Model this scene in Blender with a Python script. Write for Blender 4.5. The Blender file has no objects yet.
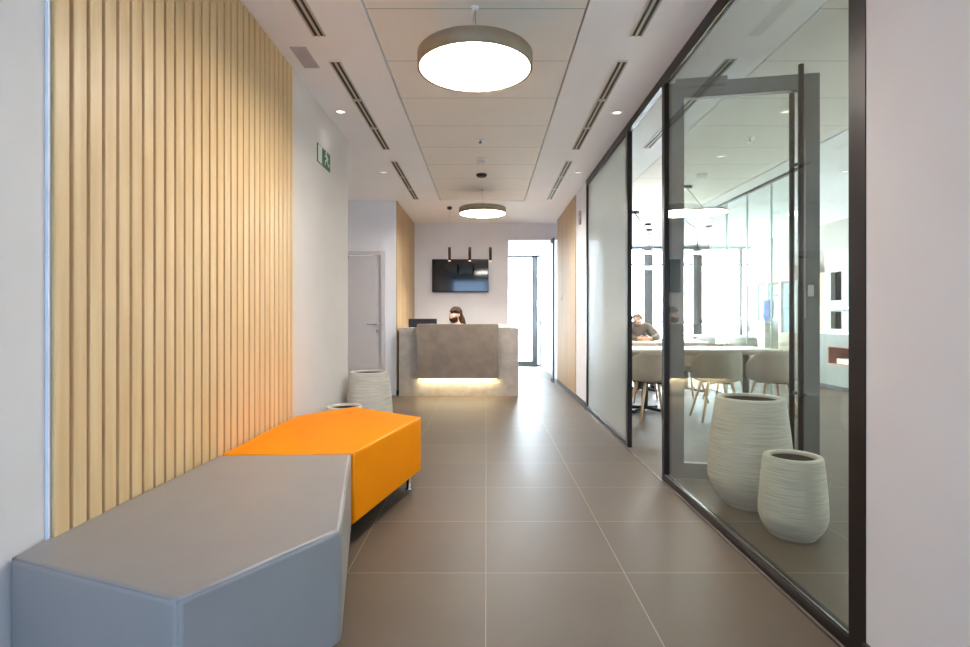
import bpy, bmesh, math, random
from mathutils import Vector, Matrix
random.seed(4)
PI = math.pi
scn = bpy.context.scene
COL = scn.collection

# ------------------------------------------------------------------ camera
EYE = 1.105
F = 550.0
cd = bpy.data.cameras.new('camera')
cd.sensor_width = 36.0
cd.lens = 36.0 * F / 970.0
cd.shift_x = -1.3 / 970.0
cd.shift_y = -6.0 / 970.0
cd.clip_start = 0.02
cam = bpy.data.objects.new('camera', cd)
COL.objects.link(cam)
cam.location = (0, 0, EYE)
cam.rotation_euler = (PI / 2, 0, 0)
scn.camera = cam

# ------------------------------------------------------------------ world
w = bpy.data.worlds.new('overcast_sky')
scn.world = w
w.use_nodes = True
bg = w.node_tree.nodes['Background']
bg.inputs[0].default_value = (0.80, 0.90, 1.0, 1)
bg.inputs[1].default_value = 14.5

# ------------------------------------------------------------------ exposure
scn.view_settings.view_transform = 'Standard'
scn.view_settings.look = 'None'
scn.view_settings.gamma = 1.0
scn.view_settings.use_curve_mapping = False
scn.view_settings.exposure = 1.45
scn.cycles.use_denoising = True
scn.cycles.max_bounces = 14
scn.cycles.diffuse_bounces = 7
scn.cycles.transparent_max_bounces = 24
scn.cycles.sample_clamp_indirect = 40.0

LAMP = 19.0          # radiance of the round pendant diffusers
SPOT = 0.6          # watts of each recessed spot

# daylight openings: portals only guide the sky light through them
def portal(name, loc, rot, sx, sy):
    l = bpy.data.lights.new(name, 'AREA')
    l.shape = 'RECTANGLE'; l.size = sx; l.size_y = sy
    l.cycles.is_portal = True
    o = bpy.data.objects.new(name, l); COL.objects.link(o)
    o.location = loc; o.rotation_euler = rot
portal('facade_daylight', (3.2, 12.75, 1.4), (PI / 2, 0, PI), 5.8, 2.7)
portal('added_window_daylight', (6.2, 4.55, 1.35), (0, PI / 2, 0), 2.6, 5.5)  # guides daylight through the added side window, out of view
portal('entrance_daylight', (0, -1.75, 1.4), (PI / 2, 0, 0), 2.5, 2.6)
for _o in COL.objects:
    if _o.name == 'facade_daylight': _o.rotation_euler = (-PI / 2, 0, 0)
    if _o.name == 'entrance_daylight': _o.rotation_euler = (PI / 2, 0, 0)

CEIL = 2.755

# ================================================================== materials
def lin(c):
    return tuple(((v / 255) / 12.92 if v / 255 <= 0.04045 else ((v / 255 + 0.055) / 1.055) ** 2.4) for v in c) + (1.0,)

def new_mat(name):
    m = bpy.data.materials.new(name); m.use_nodes = True
    nt = m.node_tree
    return m, nt, nt.nodes['Principled BSDF']

def mat(name, rgb, rough=0.5, metal=0.0, rgb2=None, scale=8.0, stretch=(1, 1, 1), bump=0.0, bscale=60.0, detail=4.0, spec=None, coat=0.0, lo=0.35, hi=0.65):
    m, nt, b = new_mat(name)
    b.inputs['Base Color'].default_value = lin(rgb)
    b.inputs['Roughness'].default_value = rough
    b.inputs['Metallic'].default_value = metal
    if spec is not None: b.inputs['Specular IOR Level'].default_value = spec
    if coat: b.inputs['Coat Weight'].default_value = coat
    tc = nt.nodes.new('ShaderNodeTexCoord')
    mp = nt.nodes.new('ShaderNodeMapping'); mp.inputs['Scale'].default_value = stretch
    nt.links.new(tc.outputs['Object'], mp.inputs[0])
    if rgb2 is None: rgb2 = tuple(max(0, v * 0.95) for v in rgb)
    n = nt.nodes.new('ShaderNodeTexNoise'); n.inputs['Scale'].default_value = scale; n.inputs['Detail'].default_value = detail
    nt.links.new(mp.outputs[0], n.inputs['Vector'])
    r = nt.nodes.new('ShaderNodeValToRGB')
    r.color_ramp.elements[0].position = lo; r.color_ramp.elements[1].position = hi
    r.color_ramp.elements[0].color = lin(rgb); r.color_ramp.elements[1].color = lin(rgb2)
    nt.links.new(n.outputs['Fac'], r.inputs[0]); nt.links.new(r.outputs[0], b.inputs['Base Color'])
    if bump:
        n2 = nt.nodes.new('ShaderNodeTexNoise'); n2.inputs['Scale'].default_value = bscale; n2.inputs['Detail'].default_value = 3
        nt.links.new(mp.outputs[0], n2.inputs['Vector'])
        bp = nt.nodes.new('ShaderNodeBump'); bp.inputs['Strength'].default_value = bump; bp.inputs['Distance'].default_value = 0.01
        nt.links.new(n2.outputs['Fac'], bp.inputs['Height']); nt.links.new(bp.outputs[0], b.inputs['Normal'])
    return m

def emit(name, rgb, strength):
    m, nt, b = new_mat(name)
    b.inputs['Base Color'].default_value = lin(rgb)
    b.inputs['Emission Color'].default_value = lin(rgb)
    b.inputs['Emission Strength'].default_value = strength
    return m

def glass(name, tint, gloss=1.0, painted_glare=0.0):
    m = bpy.data.materials.new(name); m.use_nodes = True
    nt = m.node_tree; nt.nodes.clear()
    out = nt.nodes.new('ShaderNodeOutputMaterial')
    tr = nt.nodes.new('ShaderNodeBsdfTransparent'); tr.inputs[0].default_value = tint
    gl = nt.nodes.new('ShaderNodeBsdfGlossy'); gl.inputs['Roughness'].default_value = 0.01
    lw = nt.nodes.new('ShaderNodeLayerWeight'); lw.inputs['Blend'].default_value = 0.5
    p = nt.nodes.new('ShaderNodeMath'); p.operation = 'POWER'; p.inputs[1].default_value = 4.2
    a = nt.nodes.new('ShaderNodeMath'); a.operation = 'MULTIPLY_ADD'; a.inputs[1].default_value = 0.9 * gloss; a.inputs[2].default_value = 0.04 * gloss
    mx = nt.nodes.new('ShaderNodeMixShader')
    L = nt.links.new
    L(lw.outputs['Facing'], p.inputs[0]); L(p.outputs[0], a.inputs[0]); L(a.outputs[0], mx.inputs[0])
    L(tr.outputs[0], mx.inputs[1]); L(gl.outputs[0], mx.inputs[2])
    if painted_glare:  # pale diffuse share standing in for reflected light
        df = nt.nodes.new('ShaderNodeBsdfDiffuse'); df.inputs[0].default_value = (0.8, 0.85, 0.84, 1)
        m2 = nt.nodes.new('ShaderNodeMixShader'); m2.inputs[0].default_value = painted_glare
        L(mx.outputs[0], m2.inputs[1]); L(df.outputs[0], m2.inputs[2]); L(m2.outputs[0], out.inputs[0])
    else:
        L(mx.outputs[0], out.inputs[0])
    return m

def grid_mat(name, base, base2, line, px, py, ox, oy, lw, rough=0.4, noise=3.0, use_x=True, rvar=0.1, soft=False, bump=0.0):
    """square tiles in world X/Y with thin joint lines"""
    m, nt, b = new_mat(name)
    L = nt.links.new
    g = nt.nodes.new('ShaderNodeNewGeometry')
    s = nt.nodes.new('ShaderNodeSeparateXYZ'); L(g.outputs['Position'], s.inputs[0])
    def M(op, a, bb=None, c=None):
        n = nt.nodes.new('ShaderNodeMath'); n.operation = op
        for i, v in enumerate((a, bb, c)):
            if v is None: continue
            if isinstance(v, (int, float)): n.inputs[i].default_value = v
            else: L(v, n.inputs[i])
        return n.outputs[0]
    def linefn(co, per, off):
        d = M('DIVIDE', M('ADD', co, -off), per)
        fr = M('SUBTRACT', d, M('ROUND', d))
        return M('LESS_THAN', M('MULTIPLY', M('ABSOLUTE', fr), per), lw / 2), M('ROUND', M('ADD', d, 0.5))
    ly, iy = linefn(s.outputs['Y'], py, oy)
    if use_x:
        lx, ix = linefn(s.outputs['X'], px, ox)
        mask = M('MAXIMUM', lx, ly)
    else:
        lx, ix = None, M('ADD', iy, 3.0); mask = ly
    cell = nt.nodes.new('ShaderNodeCombineXYZ'); L(ix, cell.inputs[0]); L(iy, cell.inputs[1])
    wn = nt.nodes.new('ShaderNodeTexWhiteNoise'); wn.noise_dimensions = '2D'; L(cell.outputs[0], wn.inputs['Vector'])
    no = nt.nodes.new('ShaderNodeTexNoise'); no.inputs['Scale'].default_value = noise; no.inputs['Detail'].default_value = 6
    L(g.outputs['Position'], no.inputs['Vector'])
    mixv = M('MULTIPLY_ADD', wn.outputs['Value'], 0.35, M('MULTIPLY_ADD', no.outputs['Fac'], 1.3, -0.35))
    c1 = nt.nodes.new('ShaderNodeMix'); c1.data_type = 'RGBA'; c1.clamp_factor = True
    L(mixv, c1.inputs[0]); c1.inputs[6].default_value = lin(base); c1.inputs[7].default_value = lin(base2)
    c2 = nt.nodes.new('ShaderNodeMix'); c2.data_type = 'RGBA'
    L(mask, c2.inputs[0]); L(c1.outputs[2], c2.inputs[6]); c2.inputs[7].default_value = lin(line)
    L(c2.outputs[2], b.inputs['Base Color'])
    b.inputs['Specular IOR Level'].default_value = .36
    rr = M('MULTIPLY_ADD', no.outputs['Fac'], rvar, rough - rvar / 2)
    L(M('MAXIMUM', rr, M('MULTIPLY', mask, 0.8)), b.inputs['Roughness'])
    if bump:
        n3 = nt.nodes.new('ShaderNodeTexNoise'); n3.inputs['Scale'].default_value = 40
        L(g.outputs['Position'], n3.inputs['Vector'])
        bp = nt.nodes.new('ShaderNodeBump'); bp.inputs['Strength'].default_value = bump; bp.inputs['Distance'].default_value = 0.002
        L(n3.outputs['Fac'], bp.inputs['Height']); L(bp.outputs[0], b.inputs['Normal'])
    return m

def pot_mat():
    m, nt, b = new_mat('ribbed_stoneware')
    L = nt.links.new
    tc = nt.nodes.new('ShaderNodeTexCoord')
    mp = nt.nodes.new('ShaderNodeMapping'); mp.inputs['Scale'].default_value = (5, 5, 260); L(tc.outputs['Object'], mp.inputs[0])
    n = nt.nodes.new('ShaderNodeTexNoise'); n.inputs['Scale'].default_value = 1.3; n.inputs['Detail'].default_value = 4; L(mp.outputs[0], n.inputs['Vector'])
    r = nt.nodes.new('ShaderNodeValToRGB')
    r.color_ramp.elements[0].position = .38; r.color_ramp.elements[1].position = .6
    r.color_ramp.elements[0].color = lin((188, 180, 164)); r.color_ramp.elements[1].color = lin((216, 209, 195))
    L(n.outputs['Fac'], r.inputs[0]); L(r.outputs[0], b.inputs['Base Color'])
    bp = nt.nodes.new('ShaderNodeBump'); bp.inputs['Strength'].default_value = .35; bp.inputs['Distance'].default_value = .004
    L(n.outputs['Fac'], bp.inputs['Height']); L(bp.outputs[0], b.inputs['Normal'])
    b.inputs['Roughness'].default_value = .8
    return m

M_wall = mat('white_plaster', (214, 205, 199), .85, rgb2=(210, 201, 195), scale=2, bump=.03, bscale=120)
M_unit = mat('pale_grey_laminate', (176, 176, 170), .5)
M_wallgrey = mat('warm_grey_plaster', (176, 172, 163), .85, rgb2=(171, 167, 158), scale=2, bump=.03, bscale=120)
M_wallcool = mat('grey_white_plaster', (236, 235, 239), .8, rgb2=(232, 231, 235), scale=2, bump=.03, bscale=120)
M_soffit = mat('ceiling_paint', (246, 243, 243), .9, rgb2=(243, 240, 240), scale=2)
M_panel = grid_mat('ceiling_tiles', (242, 235, 226), (237, 230, 221), (172, 164, 154), .6, .6, 0, 2.95, .006, .85, use_x=False)
M_floor = grid_mat('taupe_floor_tiles', (92, 77, 62), (106, 92, 76), (156, 142, 124), .6, .6, -.002, 2.38, .004, .46, noise=2.2, bump=.08)
M_gapdark = mat('shadow_gap', (70, 64, 58), .9)
M_oak = mat('pale_oak', (220, 186, 138), .45, rgb2=(208, 171, 121), scale=3, stretch=(9, 9, .5), bump=.08, bscale=20)
M_oakback = mat('slat_backing', (150, 116, 74), .7)
M_oak2 = mat('oak_veneer', (196, 170, 132), .62, rgb2=(182, 154, 116), scale=2.2, stretch=(6, 6, .35), detail=6)
M_trim = mat('white_metal_trim', (225, 228, 238), .4)
M_base = mat('dark_skirting', (58, 50, 46), .5)
M_black = mat('black_metal', (30, 23, 21), .38, rgb2=(34, 25, 22), metal=.4)
M_greyframe = mat('graphite_metal', (84, 87, 88), .4, metal=.35)
M_leaf = mat('lightened_door_metal', (128, 131, 131), .4, metal=.2)  # paler than the frame metal; reflections on the door painted into it
M_steel = mat('brushed_steel', (190, 190, 190), .25, metal=1.0)
M_chrome = mat('chrome', (220, 220, 222), .1, metal=1.0)
M_orange = mat('orange_leatherette', (246, 142, 1), .5, rgb2=(243, 137, 0), scale=4, spec=.06, bump=.05, bscale=250)
M_greyl = mat('grey_leatherette', (146, 140, 136), .42, rgb2=(141, 136, 133), scale=4, bump=.06, bscale=250)
M_seamg = mat('grey_stitching', (138, 134, 134), .6)
M_seamo = mat('orange_stitching', (255, 172, 40), .6)
M_conc = mat('light_concrete', (178, 169, 158), .6, rgb2=(162, 153, 142), scale=9, detail=8)
M_concd = mat('dark_concrete', (142, 127, 112), .55, rgb2=(126, 111, 97), scale=6, detail=8)
M_tv = mat('glossy_screen', (14, 13, 14), .06, spec=.8)
M_blackpl = mat('black_plastic', (22, 21, 21), .4)
M_bronze = mat('taupe_metal_shade', (158, 138, 112), .5, metal=.2)
M_door = mat('white_door_lacquer', (208, 202, 202), .45, rgb2=(205, 199, 199))
M_white = mat('white_lacquer', (232, 232, 230), .4)
M_green = mat('sign_green', (12, 92, 58), .4)
M_signw = mat('sign_white', (225, 232, 222), .4)
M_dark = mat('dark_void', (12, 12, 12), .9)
M_slot = mat('diffuser_blade', (196, 186, 168), .5)
M_slotd = mat('diffuser_gap', (66, 58, 48), .8)
M_vent = mat('vent_grille', (200, 192, 194), .7)
M_pot = pot_mat()
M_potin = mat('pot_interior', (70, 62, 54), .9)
M_shell = mat('beige_chair_shell', (176, 158, 138), .55)
M_shellw = mat('white_chair_shell', (222, 222, 218), .5)
M_legw = mat('light_beech', (222, 184, 142), .5, rgb2=(210, 170, 128), scale=4, stretch=(5, 5, .8))
M_table = mat('pale_table_top', (226, 214, 196), .35, rgb2=(216, 203, 184), scale=2, stretch=(.5, 6, 6))
M_skin = mat('skin', (224, 178, 152), .55, rgb2=(218, 170, 144))
M_hair = mat('dark_brown_hair', (38, 24, 17), .85, rgb2=(62, 40, 28), scale=30, stretch=(1, 1, .2))
M_hairg = mat('grey_hair', (150, 144, 132), .6, rgb2=(170, 164, 150), scale=30)
M_mask = mat('black_mask_cloth', (20, 18, 20), .8)
M_cream = mat('cream_knit', (205, 190, 172), .85, bump=.2, bscale=200)
M_jacket = mat('taupe_jumper', (128, 118, 108), .85, bump=.2, bscale=150)
M_trouser = mat('dark_trousers', (44, 46, 54), .85)
M_shoe = mat('black_shoe', (24, 22, 22), .5)
M_counter = mat('sage_grey_panel', (142, 148, 140), .6, rgb2=(132, 138, 130), scale=20)
M_terra = mat('terracotta_panel', (190, 140, 116), .6)
M_blue = mat('blue_plastic', (20, 90, 200), .35)
M_tan = mat('tan_board', (206, 186, 158), .6)
M_teal = mat('pale_teal_board', (150, 172, 170), .5)
M_ground = mat('pale_paving', (244, 242, 238), .9, rgb2=(238, 236, 230), scale=1.5)
M_building = mat('pale_render', (222, 218, 208), .9)
M_glass = glass('clear_glass', (.93, .965, .95, 1))
M_glassd = glass('door_glass', (.95, .975, .965, 1))
M_glassf = glass('painted_glare_glass', (.90, .935, .93, 1), 1.1, painted_glare=.3)  # pale diffuse veil painted in for reflections on the far pane
M_glassw = glass('window_glass', (.95, .98, .98, 1))
M_glasss = glass('daylight_dimming_glass', (.34, .36, .35, 1))  # dark tint added to dim daylight from the unseen side window
M_glasst = glass('tinted_entrance_glass', (.31, .36, .42, 1))  # dark blue tint added to dim and cool daylight from behind
M_edge = mat('glass_edge', (190, 214, 206), .3)
M_lamp = emit('lamp_diffuser', (255, 247, 236), LAMP)
M_lampf = emit('far_lamp_diffuser', (255, 249, 240), LAMP * 1.5)
M_lamp2 = emit('ring_diffuser', (255, 244, 228), 16.0)
M_led = emit('led_strip', (255, 236, 190), 26.0)
M_spot = emit('spot_lens', (255, 246, 232), 0.6)
M_tip = emit('pendant_tip', (255, 226, 180), 1.2)

# ================================================================== geometry helpers
class MB:
    def __init__(s): s.bm = bmesh.new()
    def box(s, x0, x1, y0, y1, z0, z1, bev=0, seg=2):
        r = bmesh.ops.create_cube(s.bm, size=1)
        vs = r['verts']
        for v in vs:
            v.co = Vector(((x0 + x1) / 2 + v.co.x * (x1 - x0), (y0 + y1) / 2 + v.co.y * (y1 - y0), (z0 + z1) / 2 + v.co.z * (z1 - z0)))
        if bev:
            es = list({e for v in vs for e in v.link_edges})
            bmesh.ops.bevel(s.bm, geom=es, offset=bev, segments=seg, profile=.5, affect='EDGES')
        return s
    def tube(s, pts, r, n=10, cap=True, r1=None):
        pts = [Vector(p) for p in pts]
        rings = []
        up = None
        for i, p in enumerate(pts):
            if i == 0: d = pts[1] - p
            elif i == len(pts) - 1: d = p - pts[i - 1]
            else: d = (pts[i + 1] - p).normalized() + (p - pts[i - 1]).normalized()
            d.normalize()
            if up is None:
                up = Vector((0, 0, 1)) if abs(d.z) < .9 else Vector((1, 0, 0))
            a = d.cross(up)
            if a.length < 1e-4: a = d.cross(Vector((0, 1, 0)))
            a.normalize(); b = a.cross(d).normalized(); up = b
            t = i / (len(pts) - 1)
            rr = r if r1 is None else r + (r1 - r) * t
            rings.append([s.bm.verts.new(p + rr * (math.cos(2 * PI * k / n) * a + math.sin(2 * PI * k / n) * b)) for k in range(n)])
        for i in range(len(rings) - 1):
            for k in range(n):
                f = s.bm.faces.new((rings[i][k], rings[i][(k + 1) % n], rings[i + 1][(k + 1) % n], rings[i + 1][k])); f.smooth = True
        if cap:
            s.bm.faces.new(rings[0][::-1]); s.bm.faces.new(rings[-1])
        return s
    def lathe(s, prof, c=(0, 0, 0), n=32, close=False):
        rings = []
        for (r, z) in prof:
            if r < 1e-5: rings.append([s.bm.verts.new((c[0], c[1], c[2] + z))])
            else: rings.append([s.bm.verts.new((c[0] + r * math.cos(2 * PI * k / n), c[1] + r * math.sin(2 * PI * k / n), c[2] + z)) for k in range(n)])
        for i in range(len(rings) - 1):
            A, B = rings[i], rings[i + 1]
            for k in range(n):
                k2 = (k + 1) % n
                q = [A[k % len(A)], A[k2 % len(A)], B[k2 % len(B)], B[k % len(B)]]
                u = []
                for v in q:
                    if v not in u: u.append(v)
                if len(u) >= 3:
                    try:
                        f = s.bm.faces.new(u); f.smooth = True
                    except ValueError: pass
        return s
    def prism(s, poly, z0, z1, bev=0, seg=4):
        """poly: list of (x, y) counter-clockwise"""
        b = [s.bm.verts.new((x, y, z0)) for x, y in poly]
        t = [s.bm.verts.new((x, y, z1)) for x, y in poly]
        fs = [s.bm.faces.new(b[::-1]), s.bm.faces.new(t)]
        n = len(poly)
        for i in range(n): fs.append(s.bm.faces.new((b[i], b[(i + 1) % n], t[(i + 1) % n], t[i])))
        if bev:
            es = list({e for f in fs for e in f.edges})
            r = bmesh.ops.bevel(s.bm, geom=es, offset=bev, segments=seg, profile=.5, affect='EDGES')
            for f in r['faces']: f.smooth = True
        return s
    def polyx(s, pts, x0, x1):
        """pts: (y, z) outline extruded along X"""
        a = [s.bm.verts.new((x0, y, z)) for y, z in pts]; b = [s.bm.verts.new((x1, y, z)) for y, z in pts]
        s.bm.faces.new(a); s.bm.faces.new(b[::-1]); n = len(pts)
        for i in range(n): s.bm.faces.new((a[i], b[i], b[(i + 1) % n], a[(i + 1) % n]))
        return s
    def ball(s, c, r, sc=(1, 1, 1), u=16, v=12):
        r_ = bmesh.ops.create_uvsphere(s.bm, u_segments=u, v_segments=v, radius=r)
        for q in r_['verts']:
            q.co = Vector((q.co.x * sc[0] + c[0], q.co.y * sc[1] + c[1], q.co.z * sc[2] + c[2]))
            for f in q.link_faces: f.smooth = True
        return s
    def build(s, name, m, parent=None, smooth=False):
        bmesh.ops.recalc_face_normals(s.bm, faces=s.bm.faces[:])
        if smooth:
            for f in s.bm.faces: f.smooth = True
        me = bpy.data.meshes.new(name); s.bm.to_mesh(me); s.bm.free()
        return link(name, me, m, parent)

def link(name, me, m, parent=None):
    o = bpy.data.objects.new(name, me); COL.objects.link(o)
    if m and not me.materials: me.materials.append(m)
    if parent is not None:
        r = parent; off = Vector(r.location)
        while r.parent: r = r.parent; off += Vector(r.location)
        me.transform(Matrix.Translation(-off))
        o.parent = parent
    return o

def struct(o, name=None):
    o['kind'] = 'structure'
    return o

def tag(o, label, cat, group=None, kind=None, base=True):
    """label a top-level thing; a mesh thing gets its origin at its base"""
    o['label'] = label; o['category'] = cat
    if group: o['group'] = group
    if kind: o['kind'] = kind
    if base and o.type == 'MESH' and not o.children:
        xs = [v.co for v in o.data.vertices]
        c = Vector(((min(v.x for v in xs) + max(v.x for v in xs)) / 2, (min(v.y for v in xs) + max(v.y for v in xs)) / 2, min(v.z for v in xs)))
        o.data.transform(Matrix.Translation(-c)); o.location = c
    return o

def thing(name, label, cat, loc=(0, 0, 0), group=None):
    o = bpy.data.objects.new(name, None); COL.objects.link(o)
    o.location = loc; o.empty_display_size = .1
    o['label'] = label; o['category'] = cat
    if group: o['group'] = group
    return o

def copy_tree(o, parent=None):
    c = o.copy(); COL.objects.link(c)
    if parent is not None: c.parent = parent
    for ch in list(o.children): copy_tree(ch, c)
    return c

def place(o, loc, rz, label):
    o.location = loc; o.rotation_euler = (0, 0, rz); o['label'] = label
    return o

# ================================================================== structure
Y0, Y1 = -1.7, 12.5
XL, XR = -2.75, 6.0
struct(MB().box(XL - .1, XR + .1, Y0 - .1, Y1 + .12, -.12, 0).build('floor', M_floor))

# ceiling: plaster soffits with two recessed tile fields
c = MB()
zc, zt = CEIL, CEIL + .16
c.box(XL - .1, -.653, Y0 - .1, Y1 + .12, zc, zt)
c.box(-.653, .541, 7.75, Y1 + .12, zc, zt)
c.box(.541, 1.78, Y0 - .1, Y1 + .12, zc, zt)
c.box(1.78, 3.18, 10.75, Y1 + .12, zc, zt)
c.box(3.18, XR + .1, Y0 - .1, Y1 + .12, zc, zt)
struct(c.build('ceiling', M_soffit))
struct(MB().box(-.653, .541, Y0 - .1, 7.75, zc + .03, zt).box(1.78, 3.18, Y0 - .1, 10.75, zc + .03, zt).build('ceiling', M_gapdark))
struct(MB().box(-.643, .533, Y0 - .1, 7.74, zc + .006, zc + .028).build('ceiling', M_panel))
struct(MB().box(1.795, 3.165, Y0 - .1, 10.73, zc + .006, zc + .028).build('ceiling', M_panel))
# white edge profile beside the hall tile field
struct(MB().box(-.672, -.655, Y0, 7.77, zc - .006, zc + .02).build('trim_1', M_soffit))

WX = -1.293
struct(MB().box(WX - .14, WX, Y0, 1.612, 0, zc).box(WX - .14, -1.315, 1.612, 3.64, 0, zc).box(WX - .14, WX, 3.64, 5.14, 0, zc).build('wall_left', M_wall))
struct(MB().box(XL - .1, XL, 5.0, 7.8, 0, zc).build('wall_alcove', M_wallcool))
struct(MB().box(XL - .1, WX - .14, 5.0, 5.14, 0, zc).build('wall_alcove', M_wallcool))
DY = 7.8
struct(MB().box(XL - .1, -2.385, DY, DY + .12, 0, zc).box(-1.43, -1.275, DY, DY + .12, 0, zc).box(-2.385, -1.43, DY, DY + .12, 2.045, zc).build('wall_alcove', M_wallcool))
TY = 9.65
struct(MB().box(-1.262 - .14, -1.275, DY + .12, TY, 0, zc).build('wall_left', M_wallcool))
struct(MB().box(-1.45, .39, TY, TY + .12, 0, zc).box(.39, 1.25, TY, TY + .12, 2.465, zc).build('wall_back', M_wallcool))
struct(MB().box(.27, .39, TY + .12, Y1, 0, zc).build('wall_passage', M_wallcool))
struct(MB().box(.39, 1.25, TY + .12, Y1, 2.52, zc).build('ceiling', M_soffit))
# oak faces
struct(MB().box(-1.275, -1.262, DY - .004, TY, .07, zc).build('wall_left', M_oak2))
struct(MB().box(-1.275, -1.255, DY - .01, TY, 0, .07).build('baseboard_left', M_base))
# right side beyond the partition, then the core behind it
struct(MB().box(1.212, 1.33, 6.62, 9.3, 0, zc).box(1.25, 1.86, 7.1, 9.3, 0, zc).box(1.25, 1.86, 9.3, Y1, 0, zc).build('wall_right', M_wallcool))
struct(MB().box(1.2, 1.212, 7.42, 9.3, .07, zc).build('wall_right', M_oak2))
struct(MB().box(1.195, 1.212, 6.62, 9.3, 0, .07).build('baseboard_right', M_base))
# near right wall
struct(MB().box(1.203, 1.36, Y0, 1.742, 0, zc).build('wall_right', M_wall))
struct(MB().box(1.191, 1.203, Y0, 1.742, 0, .075).build('baseboard_right', M_base))
struct(MB().box(1.36, XR, 1.3, 1.42, 0, zc).build('wall_near', M_wall))
struct(MB().box(XR, XR + .1, 1.3, 1.8, 0, zc).box(XR, XR + .1, 7.3, Y1, 0, zc).box(XR, XR + .1, 1.8, 7.3, 2.62, zc).build('wall_far_right', M_wallgrey))
w4 = MB().box(XR + .02, XR + .08, 1.8, 7.3, 0, .06).box(XR + .02, XR + .08, 1.8, 7.3, 2.56, 2.62)  # unseen window, added to bring more daylight into the canteen
for yy in (1.8, 3.16, 4.52, 5.88, 7.24): w4.box(XR + .02, XR + .08, yy, yy + .06, .06, 2.56)
w4 = struct(w4.build('added_window', M_greyframe))
MB().box(XR + .045, XR + .055, 1.86, 7.24, .06, 2.56).build('pane', M_glasss, w4)

# rear entrance glazing behind the camera
struct(MB().box(WX, 1.222, Y0 - .1, Y0, 2.55, zc).build('wall_rear', M_wall))
fr = struct(MB().box(WX, WX + .05, Y0 - .08, Y0 - .02, 0, 2.55).box(1.17, 1.222, Y0 - .08, Y0 - .02, 0, 2.55).box(WX + .05, 1.17, Y0 - .08, Y0 - .02, 2.49, 2.55).box(-.03, .03, Y0 - .08, Y0 - .02, 0, 2.49).build('window_1', M_black))
gp = MB().box(WX + .05, 1.17, Y0 - .055, Y0 - .045, 0, 2.49).build('pane', M_glasst, fr)

# street facade of the canteen
wf = MB()
wf.box(1.86, 6.0, Y1, Y1 + .1, 2.66, 2.72); wf.box(1.86, 6.0, Y1, Y1 + .1, 0, .05)
for xx, hw in ((1.9, .04), (3.66, .1), (4.77, .1), (5.79, .035), (2.76, .03)):
    wf.box(xx - hw, xx + hw, Y1 - (.1 if hw > .05 else 0), Y1 + .1, .05, 2.66)
wf.box(1.86, 6.0, Y1 + .02, Y1 + .08, 2.3, 2.33)
w2 = struct(wf.build('window_2', M_greyframe))
MB().box(1.9, 6.0, Y1 + .045, Y1 + .055, .05, 2.66).build('pane', M_glassw, w2)
struct(MB().box(1.86, 6.1, Y1, Y1 + .12, 2.72, zc).build('wall_back', M_wallcool))
# street door glazing at the end of the passage
wp = MB().box(.39, .43, Y1, Y1 + .08, 0, 2.52).box(1.04, 1.17, Y1, Y1 + .08, .05, 2.52).box(1.21, 1.25, Y1, Y1 + .08, 0, 2.52)
wp.box(.43, 1.04, Y1, Y1 + .08, 0, .11).box(1.04, 1.21, Y1, Y1 + .08, 0, .05).box(.43, 1.21, Y1, Y1 + .08, 2.47, 2.52)
w3 = struct(wp.build('window_3', M_greyframe))
MB().box(.43, 1.04, Y1 + .03, Y1 + .04, .11, 2.47).build('pane', M_glassw, w3)
struct(MB().box(-2.9, .27, Y1, Y1 + .1, 0, zc).build('wall_back', M_wallcool))

# outside ground, street house
struct(MB().box(-30, 60, Y1 + .12, 80, -.3, -.05).build('ground', M_ground))
struct(MB().box(XR + .1, 60, Y0 - .1, Y1 + .12, -.3, -.05).build('ground', M_ground))
struct(MB().box(-30, 60, -60, Y0 - .1, -.3, -.05).build('ground', M_ground))

# recessed alcove door
d = MB()
d.box(-2.385, -2.325, DY - .012, DY + .13, 0, 2.045).box(-1.49, -1.43, DY - .012, DY + .13, 0, 2.045).box(-2.325, -1.49, DY - .012, DY + .13, 1.985, 2.045)
df = struct(d.build('door_1', M_door))
leaf = MB().box(-2.322, -1.493, DY + .01, DY + .05, .005, 1.982, .003).build('door_leaf', M_door, df)
h = MB().tube([(-1.545, DY + .012, 1.01), (-1.545, DY - .045, 1.01), (-1.555, DY - .052, 1.01), (-1.68, DY - .052, 1.01)], .009)
h.tube([(-1.545, DY + .012, 1.01), (-1.545, DY, 1.01)], .026, 20)
h.build('door_handle', M_steel, leaf)
MB().tube([(-1.545, DY + .012, .92), (-1.545, DY - .002, .92)], .022, 20).build('lock', M_steel, leaf)
MB().box(-2.2, -1.95, DY - .04, DY + .01, 1.945, 1.98, .004).build('door_closer', M_steel, leaf)

# ================================================================== slat panel
sp = thing('slat_panel', 'full-height wall panel of vertical pale oak slats behind the two benches', 'wall panel', (-1.3, 2.63, 0))
MB().box(-1.3145, -1.298, 1.63, 3.63, 0, zc - .002).build('backing', M_oakback, sp)
s_ = MB()
y = 1.626
s_.box(-1.298, -1.275, y, y + .058, 0.001, zc - .002, .002, 1)
y = 1.701
while y < 3.6:
    s_.box(-1.298, -1.275, y, min(y + .0555, 3.63), 0.001, zc - .002, .002, 1)
    y += .0703
s_.build('slats', M_oak, sp)
MB().box(-1.3145, -1.284, 1.6125, 1.62, 0.001, zc - .002).build('edge_trim', M_trim, sp)

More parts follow.
